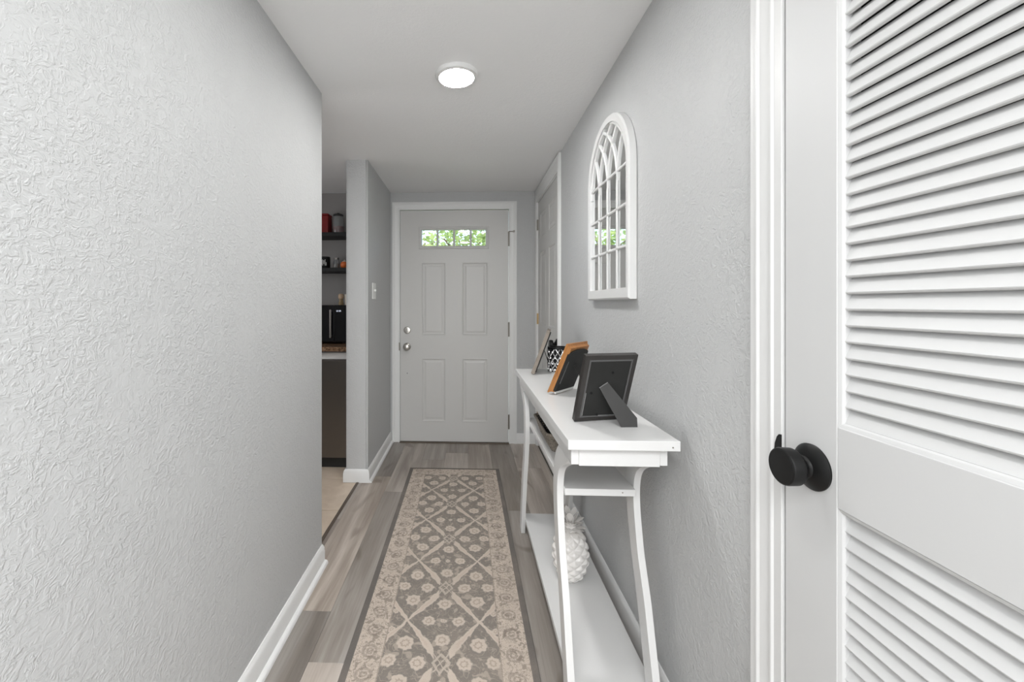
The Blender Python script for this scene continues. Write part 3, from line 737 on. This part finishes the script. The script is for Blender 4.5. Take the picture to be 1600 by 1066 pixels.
for ux, uz in ((0.012, 0.165), (-0.045, 0.098), (-0.012, 0.022)):
    bm = bmesh.new(); lathe(bm, [(0.001, 0), (0.0042, 0), (0.0042, 0.0012), (0.0022, 0.0016), (0.001, 0.0004)], 16, LB @ Matrix.Translation((ux, 0.005, uz)) @ rotF); finish('hanger', bm, M['black'], bf)
def easel(root, top, foot, wt, wb, name, m, thick=0.0028, cut=True):
    """flat strut from top point (centre) to the foot line, local coords; bevelled lower end"""
    top, foot = Vector(top), Vector(foot); d = (foot - top); Ln = d.length; d.normalize()
    s = Vector((1, 0, 0)); s = (s - d * s.dot(d)).normalized(); n = s.cross(d)
    o2 = [(-wt / 2, 0), (wt / 2, 0), (wb / 2, Ln * 0.80), (wb / 2 * (0.95 if cut else 1), Ln), (-wb / 2 * (0.3 if cut else 1), Ln), (-wb / 2, Ln * 0.90)]
    bm = bmesh.new(); a = [bm.verts.new(top + s * x + d * y) for x, y in o2]; b = [bm.verts.new(top + s * x + d * y + n * thick) for x, y in o2]
    bm.faces.new(a); bm.faces.new(b[::-1]); k = len(a)
    for i in range(k): bm.faces.new((a[i], b[i], b[(i + 1) % k], a[(i + 1) % k]))
    return finish(name, bm, m, root)
def loc(root, x, y, z=0.0):
    q = Matrix.Rotation(-root.rotation_euler.z, 3, 'Z') @ (Vector((x, y, TZ + z)) - root.location); return q
TLp, TRp = LB @ Vector((-0.024, 0.0015, 0.117)), LB @ Vector((0.001, 0.0015, 0.135))
FA, FB = loc(bf, 0.449, 1.239, 0.0008), loc(bf, 0.496, 1.241, 0.0008)
nrm_ = (FB - FA).cross(TLp - FA).normalized()
if nrm_.y > 0: nrm_ = -nrm_
TRp = TRp - nrm_ * (TRp - FA).dot(nrm_)
FC = FB + (TLp - FA).normalized() * 0.0 + (TRp - FB) * 0.0
up_ = (nrm_.cross(FB - FA)).normalized(); up_ = up_ if up_.z > 0 else -up_
FC = FB + up_ * 0.026 + (FB - FA).normalized() * 0.001
poly = [TLp, TRp, FC, FB, FA]
bm = bmesh.new(); a = [bm.verts.new(p + nrm_ * 0.0012) for p in poly]; b = [bm.verts.new(p - nrm_ * 0.0012) for p in poly]
bm.faces.new(a); bm.faces.new(b[::-1])
for i in range(5): bm.faces.new((a[i], b[i], b[(i + 1) % 5], a[(i + 1) % 5]))
e = finish('easel_leg', bm, M['easel'], bf)
bm = bmesh.new(); tube(bm, [TLp, TRp], 0.0020, 6); finish('hinge', bm, M['bead'], e)

# orange wooden frame with swept-up corners
of, ow = frame_root('photo_frame', (0.335, 1.662), (0.449, 1.791), 'honey coloured wooden photo frame with flared corners and black back, middle of the table')
w2 = ow / 2; hO = 0.215; a_ = R(23)
LO = Matrix.Translation((0, 0, 0.0005)) @ Matrix.Rotation(a_, 4, 'X')
rectsweep([(0.0, -0.026), (0.030, -0.026), (0.030, -0.006), (0.010, -0.005), (0.0085, -0.012), (0.006, -0.0175), (0.002, -0.0205), (0.0, -0.022)], w2, hO, 0.0, LO, 'wood_front', M['orangewood'], of)
AZ_ = hO - 0.038
bm = bmesh.new(); prism(bm, [(-w2 + .009, 0.014), (w2 - .009, 0.014), (w2 - .009, AZ_)] + [((w2 - .009) * math.cos(PI * k / 16), AZ_ + 0.020 * math.sin(PI * k / 16)) for k in range(1, 16)] + [(-w2 + .009, AZ_)], -0.0005, 0.015, 'y', mx=LO); finish('backing', bm, M['fiber'], of)
boxo('photo_edge', (-w2 + 0.014, w2 - 0.014, -0.0022, 0.004, 0.005, 0.0145), M['plastic'], of, mx=LO)
boxo('glass_edge', (-w2 + 0.0175, -w2 + 0.019, -0.0024, 0.003, 0.05, 0.15), M['silver'], of, mx=LO)
easel(of, LO @ Vector((0.0, -0.0035, 0.13)), Vector((0.035, -0.115, 0.001)), 0.024, 0.040, 'easel_leg', M['fiber'])

# taupe frame at the far end, seen from its side edge
tf, tw = frame_root('photo_frame', (0.342, 2.150), (0.379, 2.322), 'taupe wooden photo frame seen edge on, leaning at the far table end')
w2 = tw / 2; hT = 0.236
LT_ = Matrix.Translation((0, 0, 0.0005)) @ Matrix.Rotation(R(20), 4, 'X')
rectsweep([(0, -0.009), (0.022, -0.009), (0.024, -0.002), (0.024, 0.009), (0, 0.009)], w2, hT, 0.011, LT_, 'frame_border', M['greywood'], tf)
boxo('backing', (-w2 + 0.012, w2 - 0.012, -0.004, 0.012, 0.012, hT - 0.012), M['fiber'], tf, mx=LT_)
easel(tf, LT_ @ Vector((0.045, -0.005, 0.12)), Vector((0.066, -0.082, 0.001)), 0.018, 0.024, 'easel_leg', M['fiber'])

# candle holder with pierced silver lattice
ch = empty('candle_holder', (0.476, 2.215, TZ + 0.0004), label='silver lattice candle holder with a black rim behind the honey wooden frame', cat='candle holder')
bm = bmesh.new(); lathe(bm, [(0.001, 0.002), (0.0505, 0.002), (0.0505, 0.132), (0.046, 0.132), (0.046, 0.01), (0.001, 0.01)], 40); finish('glass_cup', bm, M['black'], ch, 30)
bm = bmesh.new(); lathe(bm, [(0.001, 0), (0.0535, 0), (0.0545, 0.002), (0.0545, 0.010), (0.0505, 0.010), (0.001, 0.004)], 40); finish('base_ring', bm, M['silver'], ch, 30)
bm = bmesh.new(); lathe(bm, [(0.0505, 0.126), (0.055, 0.126), (0.0555, 0.131), (0.0545, 0.137), (0.047, 0.137), (0.046, 0.128)], 40); finish('rim', bm, M['black'], ch, 30)
bm = bmesh.new()
for sgn in (1, -1):
    for k in range(12):
        pts = [(0.0525 * math.cos(a0), 0.0525 * math.sin(a0), 0.006 + 0.122 * q / 10) for q in range(11) for a0 in [2 * PI * k / 12 + sgn * 1.5 * q / 10]]
        tube(bm, pts, 0.0034, 5)
for k in range(12):
    for j in range(4):
        a0 = 2 * PI * (k + 0.5 * (j % 2)) / 12
        bmesh.ops.create_icosphere(bm, subdivisions=1, radius=0.0075, matrix=Matrix.Translation((0.0515 * math.cos(a0), 0.0515 * math.sin(a0), 0.022 + 0.030 * j)))
finish('lattice', bm, M['silver'], ch, 40)

# wicker basket on the upper shelf
SZ = 0.631
bk = empty('wicker_basket', (0.391, 1.752, SZ), label='grey brown wicker basket with black liner on the upper console shelf', cat='basket')
def rrect(hx, hy, r, n=5):
    p = []
    for cx, cy, a0 in ((hx - r, hy - r, 0), (-hx + r, hy - r, 90), (-hx + r, -hy + r, 180), (hx - r, -hy + r, 270)):
        for k in range(n + 1): a = R(a0 + 90 * k / n); p.append((cx + r * math.cos(a), cy + r * math.sin(a)))
    return p
def dense(p, step=0.006):
    o = []
    for i in range(len(p)):
        a, b = Vector(p[i]), Vector(p[(i + 1) % len(p)]); n = max(1, int((b - a).length / step))
        for k in range(n): o.append(tuple(a.lerp(b, k / n)))
    return o
bhx, bhy, bh = 0.064, 0.135, 0.068
bm = bmesh.new(); rows = 9
for j in range(rows):
    f = j / (rows - 1); p = dense(rrect(bhx + 0.023 * f, bhy + 0.016 * f, 0.020), 0.012)
    cx = len(p)
    pts = []
    for i, (x, y) in enumerate(p):
        s = 1 + 0.012 * (1 if (i + j) % 2 else -1); pts.append((x * s, y * s, 0.005 + bh * f * 0.93))
    tube(bm, pts, 0.0042, 5, closed=True)
wv_ = finish('weave', bm, M['wicker'], bk, 60); wv_['kind'] = 'stuff'
bm = bmesh.new(); tube(bm, [(x, y, bh + 0.003) for x, y in rrect(bhx + 0.026, bhy + 0.019, 0.022)], 0.0055, 8, closed=True); finish('rim', bm, M['wicker'], bk, 60)
bm = bmesh.new(); box(bm, -bhx + 0.004, bhx - 0.004, -bhy + 0.004, bhy - 0.004, 0.0005, 0.004); finish('bottom', bm, M['wicker'], bk)
bm = bmesh.new()
A = rrect(bhx + 0.020, bhy + 0.013, 0.018); B = rrect(bhx - 0.002, bhy - 0.002, 0.018)
a = [bm.verts.new((x, y, bh)) for x, y in A]; b = [bm.verts.new((x, y, 0.012)) for x, y in B]
for i in range(len(A)): bm.faces.new((a[i], a[(i + 1) % len(A)], b[(i + 1) % len(A)], b[i]))
bm.faces.new(b); finish('liner', bm, M['matte'], bk)

# ceramic pineapple on the lower shelf
pa = empty('ceramic_pineapple', (0.4165, 1.712, 0.0875), label='glossy white ceramic pineapple standing on the lower console shelf', cat='ornament')
bm = bmesh.new(); nu, nv = 120, 80; rings = []
prof = lambda t: 0.0675 * (math.sin(PI * (0.085 + 0.83 * t)) ** 0.55)
for j in range(nv + 1):
    t = j / nv; ring = []
    for i in range(nu):
        a = 2 * PI * i / nu; r = prof(t)
        p = a * 8 / (2 * PI); q = t * 5.4
        s1 = abs(((p + q) % 1) - 0.5) * 2; s2 = abs(((p - q) % 1) - 0.5) * 2
        bmp = (1 - max(s1, s2) ** 2.2)
        fade = min(1, t * 14) * min(1, (1 - t) * 10)
        r += 0.0085 * bmp * fade
        ring.append(bm.verts.new((r * math.cos(a), r * math.sin(a), 0.198 * t + 0.002 * bmp * fade)))
    rings.append(ring)
for j in range(nv):
    for i in range(nu): bm.faces.new((rings[j][i], rings[j][(i + 1) % nu], rings[j + 1][(i + 1) % nu], rings[j + 1][i]))
bm.faces.new(rings[0][::-1]); bm.faces.new(rings[-1])
finish('body', bm, M['ceramic'], pa, 75)
def leafm(ln, wd, curl):
    t = bmesh.new(); n = 8; prev = None
    for k in range(n + 1):
        f = k / n; x = curl * f * f * ln; z = ln * f * (1 - 0.25 * curl * f); hw = wd * (1 - f ** 3) ** 0.7 * (0.75 + 0.4 * f) + 0.001; thk = 0.0058 * (1 - 0.65 * f)
        ring = [t.verts.new((x + thk, 0, z)), t.verts.new((x - 0.001, hw, z)), t.verts.new((x - thk, 0, z)), t.verts.new((x - 0.001, -hw, z))]
        if prev:
            for i in range(4): t.faces.new((prev[i], prev[(i + 1) % 4], ring[(i + 1) % 4], ring[i]))
        else: t.faces.new(ring[::-1])
        prev = ring
    t.faces.new(prev); return t
k = 0
for tier, (n, z, r, ln, curl, tilt_) in enumerate(((9, 0.194, 0.024, 0.030, 0.8, 55), (8, 0.204, 0.020, 0.042, 0.65, 40), (7, 0.216, 0.015, 0.052, 0.45, 26), (5, 0.228, 0.008, 0.060, 0.25, 12))):
    for i in range(n):
        a = 2 * PI * (i + 0.5 * (tier % 2)) / n
        bm = bmesh.new(); join(bm, leafm(ln, 0.0150, curl), Matrix.Translation((r * math.cos(a), r * math.sin(a), z)) @ Matrix.Rotation(a, 4, 'Z') @ Matrix.Rotation(R(tilt_), 4, 'Y'))
        finish('leaf', bm, M['ceramic'], pa, 50)
bm = bmesh.new(); lathe(bm, [(0.001, 0.19), (0.030, 0.192), (0.026, 0.205), (0.017, 0.225), (0.006, 0.24), (0.001, 0.242)], 20); finish('crown_core', bm, M['ceramic'], pa, 50)

# ------------------------------------------------------------------ kitchen glimpsed past the left wall
dw = empty('dishwasher', (-1.134, 3.30, -0.003), label='dark stainless dishwasher under the kitchen counter', cat='dishwasher')
boxo('body', (-0.30, 0.30, -0.27, 0.30, 0.085, 0.855), M['dark'], dw)
boxo('door', (-0.298, 0.298, -0.31, -0.27, 0.085, 0.800), M['steel'], dw, bev=0.006, seg=2)
boxo('control_panel', (-0.298, 0.298, -0.305, -0.27, 0.803, 0.858), M['steel_l'], dw, bev=0.004, seg=2)
boxo('toe_kick', (-0.30, 0.30, -0.262, -0.245, 0.0005, 0.082), M['matte'], dw)
ctp = boxo('countertop', (-2.2, -0.830, 2.965, 3.619, 0.8558, 0.893), M['granite'], bev=0.005, seg=2); setp(ctp, 'brown speckled granite counter above the dishwasher', 'countertop')
boxo('edge_strip', (-2.2, -0.830, 2.964, 2.97, 0.853, 0.861), M['matte'], ctp)
mw = empty('microwave', (-1.20, 3.37, 0.8935), label='black microwave with a lit white clock on the kitchen counter', cat='microwave')
boxo('body', (-0.25, 0.25, -0.14, 0.19, 0.008, 0.302), M['matte'], mw, bev=0.004)
boxo('door', (-0.25, 0.155, -0.165, -0.14, 0.010, 0.300), M['glassblk'], mw, bev=0.004)
boxo('handle', (0.128, 0.142, -0.192, -0.178, 0.045, 0.268), M['steel'], mw, bev=0.004, seg=2)
for z in (0.055, 0.252): boxo('handle_post', (0.130, 0.140, -0.18, -0.164, z, z + 0.01), M['steel'], mw)
boxo('control_panel', (0.158, 0.25, -0.165, -0.14, 0.010, 0.300), M['glassblk'], mw, bev=0.003)
for x, y in ((-0.22, -0.11), (0.22, -0.11), (-0.22, 0.16), (0.22, 0.16)): boxo('foot', (x - .012, x + .012, y - .012, y + .012, 0.0, 0.009), M['matte'], mw)
# lit clock, two digit blocks with a colon between
bm = bmesh.new()
def seg7(bm, x, z, segs, h=0.012, w_=0.006, t_=0.0016):
    S = {'a': (0, w_, h - t_, h), 'g': (0, w_, h / 2 - t_ / 2, h / 2 + t_ / 2), 'd': (0, w_, 0, t_), 'f': (0, t_, h / 2, h), 'e': (0, t_, 0, h / 2), 'b': (w_ - t_, w_, h / 2, h), 'c': (w_ - t_, w_, 0, h / 2)}
    for s in segs: a, b, c, d = S[s]; box(bm, x + a, x + b, -0.1665, -0.1645, z + c, z + d)
for i, s in enumerate(('bc', 'abged', 'abgcd', 'bfgc')[:4]): seg7(bm, 0.172 + 0.0098 * i + (0.003 if i > 1 else 0), 0.250, s)
finish('clock_digits', bm, M['clock'], mw)

def kshelf(z, label):
    o = boxo('floating_shelf', (-2.1, -0.84, 3.40, 3.619, z - 0.033, z), M['shelf'], bev=0.002); setp(o, label, 'shelf', 'black floating shelves in the kitchen')
    return o
S1, S2 = 1.800, 1.505
kshelf(S1, 'upper black floating shelf with red canister'); kshelf(S2, 'lower black floating shelf with mug and small orange jar')
# upper shelf: red canister and jar with red contents
rc = empty('red_canister', (-1.228, 3.50, S1 + 0.0005), label='tall red canister on the upper kitchen shelf', cat='canister')
boxo('body', (-0.055, 0.055, -0.055, 0.055, 0, 0.150), M['red'], rc, bev=0.008, seg=2); boxo('lid', (-0.056, 0.056, -0.056, 0.056, 0.150, 0.166), M['red'], rc, bev=0.005, seg=2)
gj = empty('storage_jar', (-1.102, 3.50, S1 + 0.0005), label='glass jar half full of red contents beside the red canister', cat='jar')
bm = bmesh.new(); lathe(bm, [(0.001, 0), (0.044, 0), (0.046, 0.006), (0.046, 0.135), (0.040, 0.148), (0.001, 0.148)], 32); finish('glass', bm, M['jar'], gj, 30)
bm = bmesh.new(); lathe(bm, [(0.001, 0.004), (0.0435, 0.004), (0.0435, 0.062), (0.001, 0.066)], 32); finish('contents', bm, M['redfill'], gj, 30)
bm = bmesh.new(); lathe(bm, [(0.001, 0.148), (0.042, 0.148), (0.042, 0.162), (0.036, 0.168), (0.012, 0.170), (0.010, 0.178), (0.001, 0.18)], 32); finish('lid', bm, M['matte'], gj, 30)
# lower shelf
mg = empty('mug', (-1.213, 3.485, S2 + 0.0005), label='black mug with white lettering on the lower kitchen shelf', cat='mug')
bm = bmesh.new(); lathe(bm, [(0.001, 0), (0.042, 0), (0.044, 0.004), (0.044, 0.098), (0.0405, 0.098), (0.040, 0.006), (0.001, 0.006)], 32); finish('body', bm, M['black'], mg, 30)
bm = bmesh.new(); tube(bm, [(-0.040 - 0.026 * math.sin(PI * k / 10), 0, 0.022 + 0.056 * k / 10) for k in range(11)], 0.005, 8); finish('handle', bm, M['black'], mg, 50)
bm = bmesh.new()
for x, z0, z1 in ((-0.022, 0.022, 0.06), (-0.012, 0.03, 0.07), (-0.003, 0.022, 0.072), (0.006, 0.035, 0.066), (0.015, 0.022, 0.074), (0.023, 0.022, 0.05)):
    y = -math.sqrt(0.0447 ** 2 - x * x); box(bm, x - 0.002, x + 0.002, y - 0.0002, y + 0.002, z0, z1)
finish('lettering', bm, M['plastic'], mg)
sj = empty('spice_jar', (-1.118, 3.50, S2 + 0.0005), label='small clear jar with dark contents between mug and orange pot', cat='jar')
bm = bmesh.new(); lathe(bm, [(0.001, 0), (0.024, 0), (0.026, 0.004), (0.026, 0.058), (0.020, 0.070), (0.020, 0.076), (0.001, 0.076)], 24); finish('glass', bm, M['jar'], sj, 30)
bm = bmesh.new(); lathe(bm, [(0.001, 0.003), (0.023, 0.003), (0.023, 0.040), (0.001, 0.042)], 24); finish('contents', bm, M['amber'], sj, 30)
bm = bmesh.new(); lathe(bm, [(0.001, 0.076), (0.022, 0.076), (0.022, 0.092), (0.001, 0.093)], 24); finish('lid', bm, M['steel'], sj, 30)
og = empty('orange_pot', (-1.046, 3.49, S2 + 0.0005), label='small round orange lidded pot at the end of the lower kitchen shelf', cat='pot')
bm = bmesh.new(); lathe(bm, [(0.001, 0), (0.018, 0), (0.030, 0.012), (0.035, 0.030), (0.031, 0.048), (0.022, 0.056), (0.001, 0.056)], 24); finish('body', bm, M['orange'], og, 40)
bm = bmesh.new(); lathe(bm, [(0.001, 0.055), (0.021, 0.055), (0.016, 0.063), (0.005, 0.066), (0.006, 0.073), (0.001, 0.075)], 24); finish('lid', bm, M['cream'], og, 40)
# on the microwave
gr = empty('pepper_grinder', (-1.035, 3.36, 0.8935 + 0.3025), label='wooden topped spice grinder standing on the microwave', cat='grinder')
bm = bmesh.new(); lathe(bm, [(0.001, 0), (0.020, 0), (0.021, 0.018), (0.017, 0.022), (0.016, 0.050), (0.018, 0.053), (0.001, 0.053)], 24); finish('body', bm, M['amber'], gr, 30)
bm = bmesh.new(); lathe(bm, [(0.001, 0.053), (0.022, 0.053), (0.024, 0.066), (0.022, 0.084), (0.015, 0.091), (0.001, 0.092)], 24); finish('cap', bm, M['lidwood'], gr, 30)
cu = empty('paper_cup', (-0.985, 3.37, 0.8935 + 0.3025), label='cream cup on the microwave beside the grinder', cat='cup')
bm = bmesh.new(); lathe(bm, [(0.001, 0), (0.021, 0), (0.024, 0.085), (0.0225, 0.085), (0.020, 0.003), (0.001, 0.003)], 24); finish('wall', bm, M['cream'], cu, 30)
bm = bmesh.new(); tube(bm, [(0.0238 * math.cos(2 * PI * k / 24), 0.0238 * math.sin(2 * PI * k / 24), 0.086) for k in range(24)], 0.0016, 6, closed=True); finish('lip', bm, M['cream'], cu, 60)

# ------------------------------------------------------------------ garden beyond the door lites
bm = bmesh.new(); box(bm, -14, 14, 3.80, 22, -0.20, -0.12); setp(finish('ground_outside', bm, M['soil']), kind='structure')
def leafcard(t, p, s, rnd):
    d = Vector((rnd.gauss(0, 1), rnd.gauss(0, 1), rnd.gauss(0, 0.6))).normalized(); u_ = d.cross(Vector((rnd.gauss(0, 1), rnd.gauss(0, 1), rnd.gauss(0, 1)))).normalized(); n_ = d.cross(u_) * 0.12
    a = t.verts.new(p); b = t.verts.new(p + d * s * 0.5 + u_ * s * 0.28 + n_ * s); c = t.verts.new(p + d * s); e_ = t.verts.new(p + d * s * 0.5 - u_ * s * 0.28 + n_ * s)
    t.faces.new((a, b, c)); t.faces.new((a, c, e_))
def tree(loc_, rad, hgt, n, s, label, seed):
    rnd = random.Random(seed); o = empty('garden_tree', loc_, label=label, cat='tree', group='trees beyond the front door')
    bm = bmesh.new(); tips = []
    tube(bm, [(0, 0, 0), (0.03, 0.02, hgt * 0.4), (-0.02, 0.0, hgt * 0.75)], 0.06, 8)
    for k in range(7):
        a = rnd.uniform(0, 2 * PI); z0 = hgt * rnd.uniform(0.4, 0.75); tip = Vector((rad * 0.8 * math.cos(a), rad * 0.8 * math.sin(a), min(hgt, z0 + rnd.uniform(0.2, 0.6))))
        tube(bm, [(0, 0, z0 - 0.1), (tip.x * 0.5, tip.y * 0.5, (z0 + tip.z) / 2 + .05), tip], 0.018, 6); tips.append(tip)
    finish('trunk', bm, M['bark'], o, 50)
    bm = bmesh.new()
    for _ in range(n):
        while True:
            q = Vector((rnd.uniform(-1, 1), rnd.uniform(-1, 1), rnd.uniform(-1, 1)))
            if q.length < 1: break
        p = Vector((q.x * rad, q.y * rad, hgt * 0.72 + q.z * hgt * 0.36)); leafcard(bm, p, s * rnd.uniform(.7, 1.3), rnd)
    f = finish('foliage', bm, M['leaf'], o); f['kind'] = 'stuff'
tree((-1.05, 7.0, -0.12), 0.62, 3.0, 800, 0.13, 'loose bright green tree seen through the leftmost door pane', 3)
tree((-0.12, 8.6, -0.12), 0.62, 3.2, 1500, 0.12, 'dense green tree seen through the middle door panes', 5)
tree((0.62, 6.6, -0.12), 0.56, 3.0, 1100, 0.13, 'leafy green tree seen through the rightmost door pane', 9)
